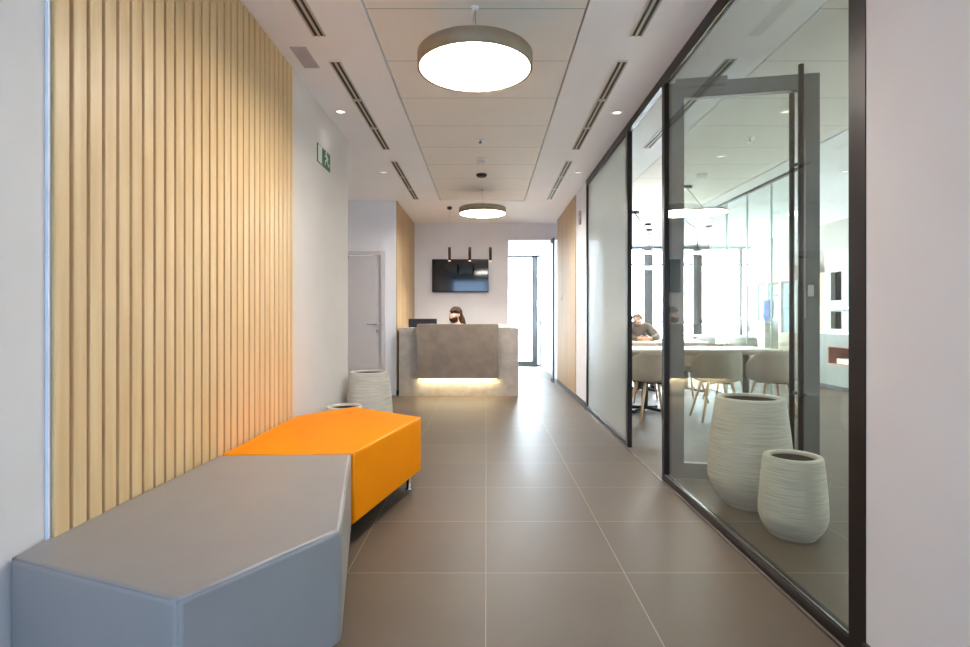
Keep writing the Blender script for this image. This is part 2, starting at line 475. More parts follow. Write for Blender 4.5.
# ================================================================== glass partition
gpn = thing('glass_partition', 'floor-to-ceiling glass partition in black metal frame along right side of hall', 'glass partition', (1.22, 4.18, 0))
PX0, PX1 = 1.2, 1.24
MB().box(PX0, PX1, 1.742, 6.62, 2.685, CEIL).build('head_rail', M_black, gpn)
MB().box(PX0, PX1, 1.82, 3.71, .006, .045).build('sill_rail', M_black, gpn)
MB().box(PX0, PX1, 4.74, 6.57, .006, .045).build('sill_rail', M_black, gpn)
MB().box(PX0 - .0, PX1, 1.742, 1.822, .0, 2.685).build('mullion', M_black, gpn)
MB().box(PX0, PX1, 3.71, 3.76, 0, 2.685).build('mullion', M_black, gpn)
MB().box(PX0, PX1, 4.675, 4.74, 0, 2.685).build('mullion', M_black, gpn)
MB().box(PX0, PX1, 6.57, 6.62, 0, 2.685).build('mullion', M_black, gpn)
MB().box(1.216, 1.226, 1.822, 3.71, .045, 2.685).build('pane', M_glass, gpn)
MB().box(1.216, 1.226, 4.74, 6.57, .045, 2.685).build('pane', M_glassf, gpn)
MB().box(1.206, 1.213, 1.822, 3.71, .045, .053).box(1.206, 1.213, 4.74, 6.57, .045, .053).box(1.206, 1.213, 1.822, 3.71, 2.677, 2.685).build('glazing_bead', M_steel, gpn)
struct(MB().box(1.18, 1.187, 1.742, 6.62, 0, .004).build('trim_2', M_steel))

# open door leaf, swung into the canteen
DL = thing('glass_door', 'open grey-framed glass door swung into the canteen behind the large pot', 'door', (1.245, 3.765, 0))
L0, L1, DYa, DYb = 1.245, 2.195, 3.765, 3.81
MB().box(L0, L0 + .105, DYa, DYb, .01, 2.705, .002).box(L1 - .12, L1, DYa, DYb, .01, 2.705, .002).box(L0 + .105, L1 - .12, DYa, DYb, 2.6, 2.705).box(L0 + .105, L1 - .12, DYa, DYb, .01, .115).build('leaf_frame', M_leaf, DL)
MB().box(L0 + .105, L1 - .12, DYa + .018, DYa + .026, .115, 2.6).build('pane', M_glassd, DL)
MB().box(L0 + .105, L1 - .12, DYa - .003, DYa + .002, 2.59, 2.6).box(L1 - .095, L1 - .089, DYa - .004, DYa, 1.1, 2.28).build('edge_and_highlight_strip', M_steel, DL)  # upright strip is a painted highlight line on the stile
for yy, lab in ((DYa - .06, 'front'), (DYb + .06, 'rear')):
    hb = MB().tube([(2.06, yy, .22), (2.06, yy, 2.74)], .017, 14).build('pull_handle', M_black, DL)
    st = MB()
    for zz in (.6, 2.13):
        st.tube([(2.06, yy, zz), (2.1, (DYa - .001) if lab == 'front' else (DYb + .001), zz)], .012, 10)
    st.build('standoff', M_black, hb)
MB().box(2.115, 2.155, DYa - .012, DYa, 1.24, 1.32, .003).build('lock_plate', M_steel, DL)
MB().box(1.29, 1.62, DYa - .035, DYa, 2.665, 2.72, .004).build('door_closer', M_leaf, DL)

DL.rotation_euler = (0, 0, -.185)

# ================================================================== ceiling fittings
def slot(x, y0, n, label, ends=True):
    t = thing('linear_diffuser', label, 'air diffuser', (x, y0, CEIL), 'linear slot diffusers in the ceiling')
    y1 = y0 + .615 * n
    MB().box(x - .042, x + .042, y0 - .012, y1 + .012, CEIL - .003, CEIL + .0).box(x - .03, x + .03, y0 - .012, y0, CEIL - .006, CEIL).build('flange', M_soffit, t)
    MB().box(x - .03, x - .008, y0, y1, CEIL - .0045, CEIL - .003).box(x + .008, x + .03, y0, y1, CEIL - .0045, CEIL - .003).build('slot_gap', M_slotd, t)
    b = MB()
    for a, w_ in ((-.037, .01), (-.006, .012), (.027, .01)): b.box(x + a, x + a + w_, y0, y1, CEIL - .009, CEIL - .003)
    b.build('blade', M_slot, t)
    for i in range(1, n): MB().box(x - .036, x + .036, y0 + i * .615 - .014, y0 + i * .615 + .014, CEIL - .0125, CEIL - .003).build('coupling_clip', M_slot, t)
    return t
slot(-.975, 1.37, 3, 'linear slot diffuser in left soffit, nearest one, cut by the top of the picture')
slot(-.975, 3.54, 3, 'linear slot diffuser in left soffit, middle one, beside the exit sign')
slot(-.975, 5.81, 3, 'linear slot diffuser in left soffit, farthest one, above the alcove')
slot(.875, 1.37, 3, 'linear slot diffuser in right soffit, nearest one, cut by the top of the picture')
slot(.875, 3.54, 3, 'linear slot diffuser in right soffit, middle one, beside the large round lamp')
slot(.875, 5.81, 3, 'linear slot diffuser in right soffit, farthest one, before the oak wall')
slot(1.56, 3.5, 3, 'linear slot diffuser in canteen ceiling, seen through the glass door')

def spot(x, y, label, power=SPOT):
    t = thing('recessed_spotlight', label, 'spotlight', (x, y, CEIL), 'small recessed ceiling spotlights')
    MB().lathe([(.034, -.001), (.05, -.001), (.05, -.005), (.036, -.008), (.034, -.001)], (x, y, CEIL), 24).build('bezel', M_white, t)
    MB().lathe([(0, -.003), (.034, -.003), (.034, -.001)], (x, y, CEIL), 24).build('lens', M_spot, t)
    l = bpy.data.lights.new('spot_beam', 'SPOT'); l.energy = power; l.spot_size = 1.9; l.spot_blend = .8; l.shadow_soft_size = .04; l.color = (1, .92, .82)
    lo = bpy.data.objects.new('spot_beam', l); COL.objects.link(lo); lo.location = (0, 0, -.02); lo.parent = t
spot(-1.165, 4.4, 'small white recessed spotlight in left soffit by the exit sign')
spot(-1.165, 6.24, 'small white recessed spotlight in alcove ceiling before the white door')
spot(1.05, 4.42, 'small white recessed spotlight in right soffit beside the glass partition, nearer one')
spot(1.05, 6.24, 'small white recessed spotlight in right soffit near the oak wall, farther one')
spot(2.4, 4.4, 'recessed spotlight in canteen ceiling, highest one seen through the glass door')
spot(2.4, 5.62, 'recessed spotlight in canteen ceiling, seen through the door beyond the sprinkler')
spot(4.05, 6.2, 'recessed spotlight in canteen ceiling, right of the door beside the black frame')
spot(4.0, 7.95, 'recessed spotlight in canteen ceiling, farthest one above the glass screen')

v = thing('ceiling_vent', 'small grey ceiling vent grille beside the top of the slat panel', 'vent', (-1.15, 3.49, CEIL))
MB().box(-1.2, -1.1, 3.35, 3.63, CEIL - .004, CEIL).build('vent_frame', M_vent, v)
b = MB()
for i in range(9): b.box(-1.195 + i * .0105, -1.19 + i * .0105, 3.36, 3.62, CEIL - .007, CEIL - .004)
b.build('vent_blade', M_vent, v)

CX = -.055
PZ = CEIL + .006
t = thing('sprinkler', 'small white sprinkler in the hall ceiling between the two round lamps', 'sprinkler', (CX, 5.11, PZ))
MB().lathe([(0, -.001), (.038, -.001), (.036, -.006), (.012, -.01), (0, -.01)], (CX, 5.11, PZ), 20).build('plate', M_white, t)
MB().lathe([(0, -.01), (.008, -.01), (.008, -.03), (.018, -.032), (.018, -.035), (0, -.035)], (CX, 5.11, PZ), 16).build('nozzle', M_steel, t)
t = thing('smoke_detector', 'white smoke detector on hall ceiling in front of the black cap', 'smoke detector', (CX, 5.74, PZ))
MB().lathe([(0, 0), (.058, 0), (.058, -.012), (.05, -.02), (0, -.02)], (CX, 5.74, PZ), 28).build('mounting_base', M_white, t)
MB().lathe([(.03, -.02), (.044, -.024), (.04, -.045), (.02, -.052), (0, -.052)], (CX, 5.74, PZ), 28).build('sensor_head', M_white, t)
o = MB().lathe([(0, 0), (.062, 0), (.062, -.016), (.05, -.03), (.02, -.034), (0, -.034)], (CX, 6.36, PZ), 28).build('ceiling_sensor', M_blackpl)
tag(o, 'black round ceiling cap between smoke detector and far round lamp', 'sensor')
o = MB().lathe([(0, 0), (.036, 0), (.036, -.03), (.025, -.04), (0, -.042)], (-.55, 8.2, CEIL), 24).build('ceiling_speaker', M_blackpl)
tag(o, 'small black round fitting on ceiling left of the far round lamp', 'sensor')

# big round suspended lamps
def round_lamp(x, y, zb, label, dm):
    R = .305
    t = thing('round_pendant_lamp', label, 'ceiling lamp', (x, y, zb), 'round suspended hall lamps')
    MB().lathe([(0, .078), (R - .004, .078), (R, .074), (R, 0), (R - .012, 0), (R - .012, .066), (0, .066)], (x, y, zb), 72).build('lamp_shade', M_bronze, t)
    MB().lathe([(0, .006), (R - .013, .006), (R - .013, .02), (0, .02)], (x, y, zb), 72).build('diffuser', dm, t)
    MB().lathe([(0, PZ - zb), (.02, PZ - zb), (.018, PZ - zb - .015), (0, PZ - zb - .015)], (x, y, zb), 24).build('canopy', M_white, t)
    MB().tube([(x, y, PZ - .015), (x + .01, y, zb + .078)], .0015, 6).build('suspension_wire', M_steel, t)
    MB().tube([(x, y, PZ - .02), (x - .012, y, PZ - .07), (x + .012, y, PZ - .11), (x, y, PZ - .17), (x, y, zb + .078)], .0028, 6).build('power_cable', M_white, t)
round_lamp(CX - .005, 2.93, 2.425, 'large round suspended lamp with taupe rim, nearest one at top of hall', M_lamp)
round_lamp(CX + .007, 7.15, 2.45, 'round suspended lamp with taupe rim above the reception desk, far one', M_lampf)

# ================================================================== benches
def bench(name, poly, m, ms, label, legs, name_loc):
    t = thing(name, label, 'bench', name_loc, 'upholstered benches along the slat panel')
    zb, ztp = .105, .455
    o = MB().prism(poly, zb, ztp, .016, 4).build('upholstery', m, t)
    # soft top: raise centre slightly
    s = MB()
    n = len(poly)
    cx = sum(p[0] for p in poly) / n; cy = sum(p[1] for p in poly) / n
    def shrink(p, k):
        d_ = Vector((p[0] - cx, p[1] - cy)); l_ = d_.length
        return (cx + d_.x * (l_ - k) / l_, cy + d_.y * (l_ - k) / l_)
    ins = [shrink(p, .0075) for p in poly]
    for i in range(n):
        a, b_ = ins[i], ins[(i + 1) % n]
        pts = []
        for j in range(13):
            u = j / 12
            pts.append((a[0] + (b_[0] - a[0]) * u, a[1] + (b_[1] - a[1]) * u, ztp - .0055 + .0012 * math.sin(u * 9 + i)))
        s.tube(pts, .0032, 8)
        s.tube([(a[0], a[1], ztp - .008), (a[0], a[1], zb + .012)], .0032, 8)
    s.build('piping', ms, t)
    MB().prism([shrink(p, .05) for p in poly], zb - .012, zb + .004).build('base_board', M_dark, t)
    for (x, y) in legs:
        l = MB().lathe([(0, .0), (.022, 0), (.022, .006), (.014, .012), (.013, .094), (0, .094)], (x, y, 0), 20)
        l.build('leg', M_chrome, t)
G = [(-1.268, 1.602), (-1.289, 1.487), (-.71, 1.262), (-.445, 1.69), (-.645, 2.625), (-1.262, 2.60)]
bench('bench', G, M_greyl, M_seamg, 'grey leatherette five-sided bench in the foreground against the oak slats',
      [(-1.17, 1.60), (-.74, 1.42), (-.54, 1.72), (-.71, 2.5), (-1.17, 2.5)], (-.87, 1.9, 0))
O = [(-1.26, 2.62), (-.637, 2.648), (-.425, 3.6), (-.97, 4.02), (-1.26, 3.64)]
bench('bench', O, M_orange, M_seamo, 'bright orange leatherette bench behind the grey one against the oak slats',
      [(-1.17, 2.74), (-.72, 2.75), (-.5, 3.53), (-.95, 3.88), (-1.17, 3.57)], (-.87, 3.3, 0))

# ================================================================== pots
def pot(x, y, H, R, rt, rb, label):
    t = thing('planter', label, 'pot', (x, y, 0), 'ribbed stone-coloured planters')
    prof = [(0, .004), (rb, 0)]
    N = 70
    for i in range(N + 1):
        u = i / N
        # widest low, easing in to the rim
        if u < .3:
            k = u / .3; r = rb + (R - rb) * math.sin(k * PI / 2) ** .8
        else:
            k = (u - .3) / .7; r = R + (rt - R) * (k ** 1.5)
        prof.append((r, .004 + u * (H - .012)))
    prof += [(rt - .003, H), (rt - .028, H), (rt - .033, H - .006), (rt - .034, H - .012), (rt - .036, H - .46 * H), (0, H - .46 * H)]
    MB().lathe(prof, (x, y, 0), 56).build('pot_body', M_pot, t)
    MB().lathe([(0, 0), (rt - .04, 0), (rt - .037, .45 * H - .016)], (x, y, H - .45 * H), 40).build('dark_inner_wall', M_potin, t)  # inner wall of the pot, darkened in its colour to deepen the hollow
pot(1.562, 3.26, .635, .235, .188, .14, 'large empty ribbed planter inside the glass beside the open door')
pot(1.557, 2.795, .405, .16, .138, .105, 'small empty ribbed planter in front of the larger one inside the glass')
pot(-1.075, 5.06, .61, .215, .175, .13, 'tall ribbed planter standing beyond the orange bench by the alcove')
pot(-1.116, 4.33, .41, .165, .138, .105, 'low ribbed planter mostly hidden behind the far end of the orange bench')

# ================================================================== exit sign
ES = thing('exit_sign', 'green emergency exit sign with white running figure on the left wall', 'sign', (WX, 4.37, 2.30))
ya, yb, za, zb_ = 4.2, 4.535, 2.30, 2.44
MB().box(WX, WX + .006, ya, yb, za, zb_).build('sign_plate', M_green, ES)
MB().box(WX + .006, WX + .0075, ya + .006, ya + .105, za + .006, zb_ - .006).build('door_symbol', M_signw, ES)
f_ = MB(); e0 = WX + .006; e1 = WX + .0078
def lim(y0, z0, y1, z1, wd):
    dy, dz = y1 - y0, z1 - z0; l_ = math.hypot(dy, dz); ny, nz = -dz / l_ * wd / 2, dy / l_ * wd / 2
    f_.polyx([(y0 + ny, z0 + nz), (y1 + ny, z1 + nz), (y1 - ny, z1 - nz), (y0 - ny, z0 - nz)], e0, e1)
yc = ya + .215; K = 1.22
def P2(dy, dz): return (yc + dy * K, za + .006 + dz * 1.08)
f_.polyx([(P2(.005, .108)[0] + .014 * math.cos(a * PI / 6), P2(.005, .108)[1] + .014 * math.sin(a * PI / 6)) for a in range(12)], e0, e1)
for q0, q1, wd in (((.01, .092), (.024, .058), .026), ((.008, .088), (-.024, .08), .011), ((.014, .09), (.046, .074), .011), ((.02, .06), (-.014, .046), .014), ((-.012, .048), (-.026, .014), .012), ((.026, .06), (.046, .034), .014), ((.044, .036), (.074, .028), .012)):
    a_, b_ = P2(*q0), P2(*q1); lim(a_[0], a_[1], b_[0], b_[1], wd)
f_.build('running_figure', M_signw, ES)

o = thing('wall_sensor', 'small grey two-part box high on the white strip beside the oak wall', 'sensor', (1.212, 7.06, 2.3))
MB().box(1.19, 1.212, 7.02, 7.1, 2.40, 2.475, .003).build('upper_box', M_vent, o)
MB().box(1.19, 1.212, 7.02, 7.1, 2.30, 2.385, .003).build('lower_box', M_vent, o)
o = MB().tube([(1.199, 8.75, 1.42), (1.188, 8.75, 1.42)], .04, 20).build('wall_switch', M_vent)
tag(o, 'small round grey control on the oak wall near the passage', 'switch')

# ================================================================== reception
RD = thing('reception_desk', 'concrete-look reception desk with darker raised centre panel and glowing light strip', 'reception desk', (-.386, 7.72, 0))
dx0, dx1, dy = -1.226, .453, 7.72
zw = .958
b = MB()
b.box(dx0, -.966, dy, 8.5, 0, zw).build('side_block', M_conc, RD)
MB().box(.165, dx1, dy, 8.5, 0, zw).build('side_block', M_conc, RD)
MB().box(-.966, .165, dy + .0, dy + .04, 0, .9).build('plinth_panel', M_conc, RD)
MB().box(-.966, .165, dy - .07, dy + .0, .255, 1.012).box(-.966, .165, dy, 7.95, .985, 1.012).build('front_panel', M_concd, RD)
MB().box(-.955, .155, dy - .068, dy - .045, .2545, .2552).build('light_strip', M_led, RD)
MB().box(-.966, .165, dy + .04, 8.5, .715, .74).build('worktop', M_conc, RD)
o = MB().box(.175, .35, 7.8, 8.1, zw, 1.012, .004).build('document_tray', M_white)
tag(o, 'small white box lying on the right end of the reception desk', 'box')

mo = thing('monitor', 'black computer monitor seen from behind on left of the reception desk', 'monitor', (-.95, 8.22, .74))
MB().box(-.958, -.93, 8.2, 8.23, .745, .9).build('stand', M_blackpl, mo)
MB().box(-1.06, -.83, 8.12, 8.32, .74, .75, .003).build('stand_base', M_blackpl, mo)
MB().box(-1.155, -.735, 8.17, 8.2, .8, 1.087, .005).build('housing', M_blackpl, mo)
MB().box(-1.145, -.745, 8.2, 8.203, .81, 1.077).build('screen', M_tv, mo)

tv = thing('television', 'wide black wall-mounted television above the reception desk', 'television', (-.45, TY, 1.55))
MB().box(-.944, .039, TY - .085, TY - .045, 1.545, 2.12, .006).build('housing', M_blackpl, tv)
MB().box(-.934, .029, TY - .088, TY - .085, 1.565, 2.11).build('screen', M_tv, tv)
MB().box(-.65, -.25, TY - .045, TY, 1.7, 2.0).build('bracket', M_blackpl, tv)
o = MB().box(-.944, .039, TY - .008, TY, 1.335, 1.54, .002).build('wall_plate', M_wallcool)
tag(o, 'pale wall cover plate directly below the television', 'panel')

base_p = None
for i, (x, lab) in enumerate(((-.555, 'slim black tube pendant above the desk, left of three'), (-.249, 'slim black tube pendant above the desk, middle of three'), (.063, 'slim black tube pendant above the desk, right of three'))):
    if base_p is None:
        t = thing('tube_pendant', lab, 'pendant lamp', (0, 0, 0), 'slim black pendants over the reception desk')
        MB().lathe([(0, 0.004), (.021, .004), (.022, 0), (.022, .195), (.02, .2), (0, .2)], (0, 0, 1.965), 20).build('tube_shade', M_blackpl, t)
        MB().lathe([(0, 0), (.019, 0), (.019, .006), (0, .006)], (0, 0, 1.957), 20).build('light_tip', M_tip, t)
        MB().tube([(0, 0, 2.165), (0, 0, CEIL - .012)], .002, 6).build('cord', M_white, t)
        MB().lathe([(0, 0), (.035, 0), (.035, .012), (0, .012)], (0, 0, CEIL - .012), 20).build('canopy', M_white, t)
        base_p = t
        l = bpy.data.lights.new('pendant_beam', 'SPOT'); l.energy = 14; l.spot_size = 2.6; l.spot_blend = 1; l.shadow_soft_size = .03; l.color = (1, .9, .78)
        lo = bpy.data.objects.new('pendant_beam', l); COL.objects.link(lo); lo.location = (0, 0, 1.94); lo.parent = t
    else: t = copy_tree(base_p)
    t.location = (x, 8.3, 0); t['label'] = lab

# ---- frameless glass door in the passage
gd = thing('frameless_door', 'frameless clear glass door standing open at the passage beside the oak wall', 'door', (1.13, 9.36, 0))
def quad_leaf(p, q, z0, z1, th, name, m, par):
    d_ = Vector((q[0] - p[0], q[1] - p[1])); n_ = Vector((-d_.y, d_.x)).normalized() * th / 2
    MB().prism([(p[0] + n_.x, p[1] + n_.y), (p[0] - n_.x, p[1] - n_.y), (q[0] - n_.x, q[1] - n_.y), (q[0] + n_.x, q[1] + n_.y)], z0, z1).build(name, m, par)
pA, pB = (1.14, 9.36), (.985, 10.2)
quad_leaf(pA, pB, .01, 2.44, .01, 'pane', M_glassd, gd)
quad_leaf((1.145, 9.335), (1.14, 9.36), .0, 2.46, .022, 'edge_post', M_greyframe, gd)
quad_leaf(pA, (1.12, 9.47), .005, .07, .026, 'hinge_patch', M_greyframe, gd)
quad_leaf(pA, (1.12, 9.47), 2.38, 2.45, .026, 'hinge_patch', M_greyframe, gd)
MB().tube([(1.0, 10.08, 1.0), (.955, 10.07, 1.0), (.965, 9.98, 1.0)], .009, 10).build('door_handle', M_steel, gd)

# ================================================================== people
def skin_mesh(nodes, edges, sub=2):
    me = bpy.data.meshes.new('tmp')
    me.from_pydata([n[:3] for n in nodes], edges, [])
    o = bpy.data.objects.new('tmp', me); COL.objects.link(o)
    sk = o.modifiers.new('s', 'SKIN'); sk.use_smooth_shade = True
    layer = me.skin_vertices[0].data
    for i, n in enumerate(nodes):
        r = n[3]
        layer[i].radius = (r, r) if not isinstance(r, tuple) else r
        layer[i].use_root = (i == 0)
    sb = o.modifiers.new('d', 'SUBSURF'); sb.levels = sub; sb.render_levels = sub
    dg = bpy.context.evaluated_depsgraph_get()
    out = bpy.data.meshes.new_from_object(o.evaluated_get(dg))
    bpy.data.objects.remove(o)
    for p in out.polygons: p.use_smooth = True
    out.materials.clear()
    return out

class Skel:
    def __init__(s): s.n = []; s.e = []
    def add(s, p, r, par=None):
        s.n.append((p[0], p[1], p[2], r)); i = len(s.n) - 1
        if par is not None: s.e.append((par, i))
        return i
    def chain(s, pts, par):
        for p, r in pts: par = s.add(p, r, par)
        return par

def hand(S, wrist, wp, d, side, nrm, sc=1.0):
    """palm and five fingers from the wrist, d = pointing direction, side = towards thumb, nrm = palm side"""
    d = Vector(d).normalized(); side = Vector(side).normalized(); nrm = Vector(nrm).normalized(); wp = Vector(wp)
    pal = S.add(wp + d * .045 * sc, .024 * sc, wrist)
    for k, ln in ((-1.5, .8), (-.5, .95), (.5, 1.0), (1.5, .9)):
        b_ = wp + d * .085 * sc + side * k * .019 * sc
        S.chain([(b_, .0095 * sc), (b_ + d * .035 * ln * sc + nrm * .006, .0085 * sc), (b_ + d * .058 * ln * sc + nrm * .022, .0078 * sc), (b_ + d * .066 * ln * sc + nrm * .042, .0068 * sc)], pal)
    b_ = wp + d * .03 * sc + side * .028 * sc
    S.chain([(b_, .012 * sc), (b_ + d * .026 * sc + side * .022 * sc, .0105 * sc), (b_ + d * .054 * sc + side * .028 * sc + nrm * .014, .0088 * sc)], pal)

def head_parts(S, neck, hc, fwd, up):
    """head nodes; hc = centre of the skull"""
    fwd = Vector(fwd).normalized(); up = Vector(up).normalized(); hc = Vector(hc)
    a = S.add(hc - up * .06 - fwd * .01, .052, neck)
    c_ = S.add(hc + fwd * .004, (.082, .086), a)
    S.add(hc + up * .055 - fwd * .008, (.068, .072), c_)
    S.chain([(hc - up * .062 + fwd * .045, .034), (hc - up * .078 + fwd * .066, .024)], a)       # jaw, chin
    S.chain([(hc - up * .012 + fwd * .08, .016), (hc - up * .03 + fwd * .107, .0105)], c_)        # nose

def face(par, hc, fwd, up, mouth=True):
    fwd = Vector(fwd).normalized(); up = Vector(up).normalized(); hc = Vector(hc); rt = fwd.cross(up)
    for s in (-1, 1):
        p = hc + fwd * .076 + rt * s * .032 + up * .006
        MB().ball(p, .0105).build('eye', M_white, par)
        q = p + fwd * .0075
        MB().ball(q, .0055).build('pupil', M_dark, par)
        b_ = p + up * .02
        MB().tube([b_ - rt * .016, b_ + up * .004 + fwd * .002, b_ + rt * .016], .0028, 6).build('eyebrow', M_hair, par)
        e = hc + rt * s * .082 - fwd * .008 - up * .01
        MB().ball(e, .028, (.45 if abs(rt.x) > .5 else .8, .8 if abs(rt.x) > .5 else .45, 1.0)).build('ear', M_skin, par)
    if mouth:
        p = hc - up * .052 + fwd * .083
        MB().tube([p - rt * .022, p + fwd * .004, p + rt * .022], .005, 6).build('mouth', M_terra, par)

def ellipsoid_part(par, name, c, r, fwd, up, sc, m, keep, u=36, v=24, wav=0.0):
    """ellipsoid in head axes, only the vertices for which keep(local) holds"""
    fwd = Vector(fwd).normalized(); up = Vector(up).normalized(); rt = fwd.cross(up).normalized(); c = Vector(c)
    bm = bmesh.new(); bmesh.ops.create_uvsphere(bm, u_segments=u, v_segments=v, radius=1)
    bmesh.ops.delete(bm, geom=[q for q in bm.verts if not keep(q.co)], context='VERTS')
    for q in bm.verts:
        l_ = q.co.copy(); k = 1 + wav * math.sin(9 * math.atan2(l_.x, l_.y))
        q.co = c + rt * l_.x * sc[0] * r * k + fwd * l_.y * sc[1] * r * k + up * l_.z * sc[2] * r
    for f in bm.faces: f.smooth = True
    me = bpy.data.meshes.new(name); bm.to_mesh(me); bm.free()
    o = link(name, me, m, par)
    so = o.modifiers.new('t', 'SOLIDIFY'); so.thickness = .006; so.offset = 1
    return o

# receptionist
px, py = -.46, 8.72
P = thing('person', 'person with long dark brown hair and black face mask sitting behind the reception desk', 'person', (px, py, 0))
S = Skel()
r0 = S.add((px, py, .50), .115)
ch = S.chain([((px, py - .01, .62), .10), ((px - .005, py - .02, .75), .108), ((px - .01, py - .03, .88), .105), ((px - .012, py - .035, .955), .07)], r0)
nk = S.chain([((px - .015, py - .04, 1.02), .048)], ch)
hc = Vector((px - .035, py - .075, 1.15)); fw = Vector((-.62, -.68, -.38)); fw.normalize()
upv = Vector((-.12, -.22, .95)); upv = (upv - fw * upv.dot(fw)).normalized()
head_parts(S, nk, hc, fw, upv)
arms = []
for s in (-1, 1):
    sh = S.add((px + s * .16, py - .03, .93), .052, ch)
    el = S.chain([((px + s * .215, py - .06, .83), .045), ((px + s * .225, py - .09, .70), .038)], sh)
    wr = S.chain([((px + s * .16, py - .2, .765), .034), ((px + s * .1, py - .3, .775), .024)], el)
    hand(S, wr, (px + s * .1, py - .3, .775), (-s * .3, -1, 0), (-s, 0, .1), (0, 0, -.6))
    hp = S.add((px + s * .1, py - .02, .49), .085, r0)
    kn = S.chain([((px + s * .12, py - .22, .50), .072), ((px + s * .12, py - .42, .50), .058)], hp)
    S.chain([((px + s * .12, py - .44, .3), .05), ((px + s * .12, py - .43, .1), .036), ((px + s * .12, py - .45, .045), .038), ((px + s * .125, py - .58, .032), .03)], kn)
me = skin_mesh(S.n, S.e)
body = link('body', me, M_skin, P)
face(P, hc, fw, upv, False)
# clothing follows the body surface
def wear(par, body_o, name, keep, off, m):
    bm = bmesh.new(); bm.from_mesh(body_o.data); bm.normal_update()
    bmesh.ops.delete(bm, geom=[q for q in bm.verts if not keep(q.co)], context='VERTS')
    bm.normal_update()
    for q in bm.verts: q.co += q.normal * off
    me = bpy.data.meshes.new(name); bm.to_mesh(me); bm.free()
    o = bpy.data.objects.new(name, me); COL.objects.link(o); me.materials.append(m); o.parent = par
    so = o.modifiers.new('t', 'SOLIDIFY'); so.thickness = .006; so.offset = -1
wrists = [Vector((s_ * .1, -.33, .775)) for s_ in (-1, 1)]
wear(P, body, 'jumper', lambda q: .56 < q.z and (q.z < .975 or (abs(q.x) > .065 and q.z < 1.03)) and all((q - w_).length > .085 for w_ in wrists), .012, M_cream)
wear(P, body, 'trousers', lambda q: .09 < q.z < .6, .014, M_trouser)
def shoes(par, cx, cy):
    for s in (-1, 1):
        b_ = MB().ball((cx + s * .122, cy - .53, .04), .05, (.95, 2.2, .78)); b_.build('shoe', M_shoe, par)
shoes(P, px, py)
# hair: cap plus a fall of hair behind
ellipsoid_part(P, 'hair_cap', hc + upv * .012 - fw * .03, .094, fw, upv, (1.0, 1.1, 1.06), M_hair, lambda q: (q.z > .3 or q.y < .2) and q.z > -.75 and not (q.y > .55 and q.z < .55), wav=.015)
rt = fw.cross(upv)
fall = Skel()
a0 = fall.add(hc - fw * .06 + upv * .03, .07)
fall.chain([(hc - fw * .085 - upv * .05, .066), (Vector((px + .06, py + .02, 1.07)), .068), (Vector((px + .09, py + .0, .98)), .06), (Vector((px + .09, py + .01, .9)), .035)], a0)
link('hair_fall', skin_mesh(fall.n, fall.e), M_hair, P)
ellipsoid_part(P, 'face_mask', hc - upv * .052 + fw * .03, .076, fw, upv, (.92, 1.0, .86), M_mask, lambda q: q.y > .0 and -.9 < q.z < .6)

oc = thing('office_chair', 'office chair under the person behind the reception desk', 'chair', (px, py + .02, 0))
MB().box(px - .22, px + .22, py - .2, py + .22, .36, .42, .02, 3).build('seat', M_blackpl, oc)
MB().box(px - .2, px + .2, py + .2, py + .24, .5, .88, .015, 3).box(px - .03, px + .03, py + .205, py + .235, .38, .52).build('backrest', M_blackpl, oc)
b = MB().tube([(px, py, .07), (px, py, .365)], .025)
for k in range(5):
    a = k * 2 * PI / 5 + .3
    b.tube([(px, py, .085), (px + .26 * math.cos(a), py + .26 * math.sin(a), .06)], .018, 8)
    b.ball((px + .26 * math.cos(a), py + .26 * math.sin(a), .03), .03)
b.build('base', M_blackpl, oc)

# person in the canteen
qx, qy = 2.47, 9.02
Q = thing('person', 'grey-haired person in a taupe jumper leaning on the far canteen table', 'person', (qx, qy, 0))
S = Skel()
r0 = S.add((qx, qy + .08, .49), .125)
ch = S.chain([((qx, qy + .05, .64), .12), ((qx, qy + .0, .78), .13), ((qx - .005, qy - .06, .90), .128), ((qx - .01, qy - .09, .965), .085)], r0)
nk = S.chain([((qx - .03, qy - .13, 1.0), .05)], ch)
hq = Vector((qx - .045, qy - .17, 1.075)); fq = Vector((-.25, -.9, -.3)).normalized(); uq = Vector((0, -.3, .95)); uq = (uq - fq * uq.dot(fq)).normalized()
head_parts(S, nk, hq, fq, uq)
for s in (-1, 1):
    sh = S.add((qx + s * .17, qy - .06, .94), .066, ch)
    el = S.chain([((qx + s * .235, qy - .14, .86), .052), ((qx + s * .26, qy - .26, .80), .044)], sh)
    wr = S.chain([((qx + s * .18, qy - .38, .79), .036), ((qx + s * .1, qy - .43, .775), .025)], el)
    hand(S, wr, (qx + s * .1, qy - .43, .775), (-s * 1, -.25, 0), (0, .3, 1), (0, -.4, -.3))
    hp = S.add((qx + s * .1, qy + .05, .48), .09, r0)
    kn = S.chain([((qx + s * .12, qy - .15, .49), .078), ((qx + s * .12, qy - .36, .48), .06)], hp)
    S.chain([((qx + s * .12, qy - .38, .28), .05), ((qx + s * .12, qy - .36, .1), .036), ((qx + s * .12, qy - .38, .045), .038), ((qx + s * .125, qy - .5, .032), .03)], kn)
body = link('body', skin_mesh(S.n, S.e), M_skin, Q)
face(Q, hq, fq, uq)
wrists = [Vector((s_ * .03, -.46, .775)) for s_ in (-1, 1)]
wear(Q, body, 'jumper', lambda q:  .57 < q.z and (q.z < 1.005 or (abs(q.x + .01) > .07 and q.z < 1.06)) and all((q - w_).length > .085 for w_ in wrists), .014, M_jacket)
wear(Q, body, 'trousers', lambda q: .09 < q.z < .61, .014, M_trouser)
shoes(Q, qx, qy + .07)
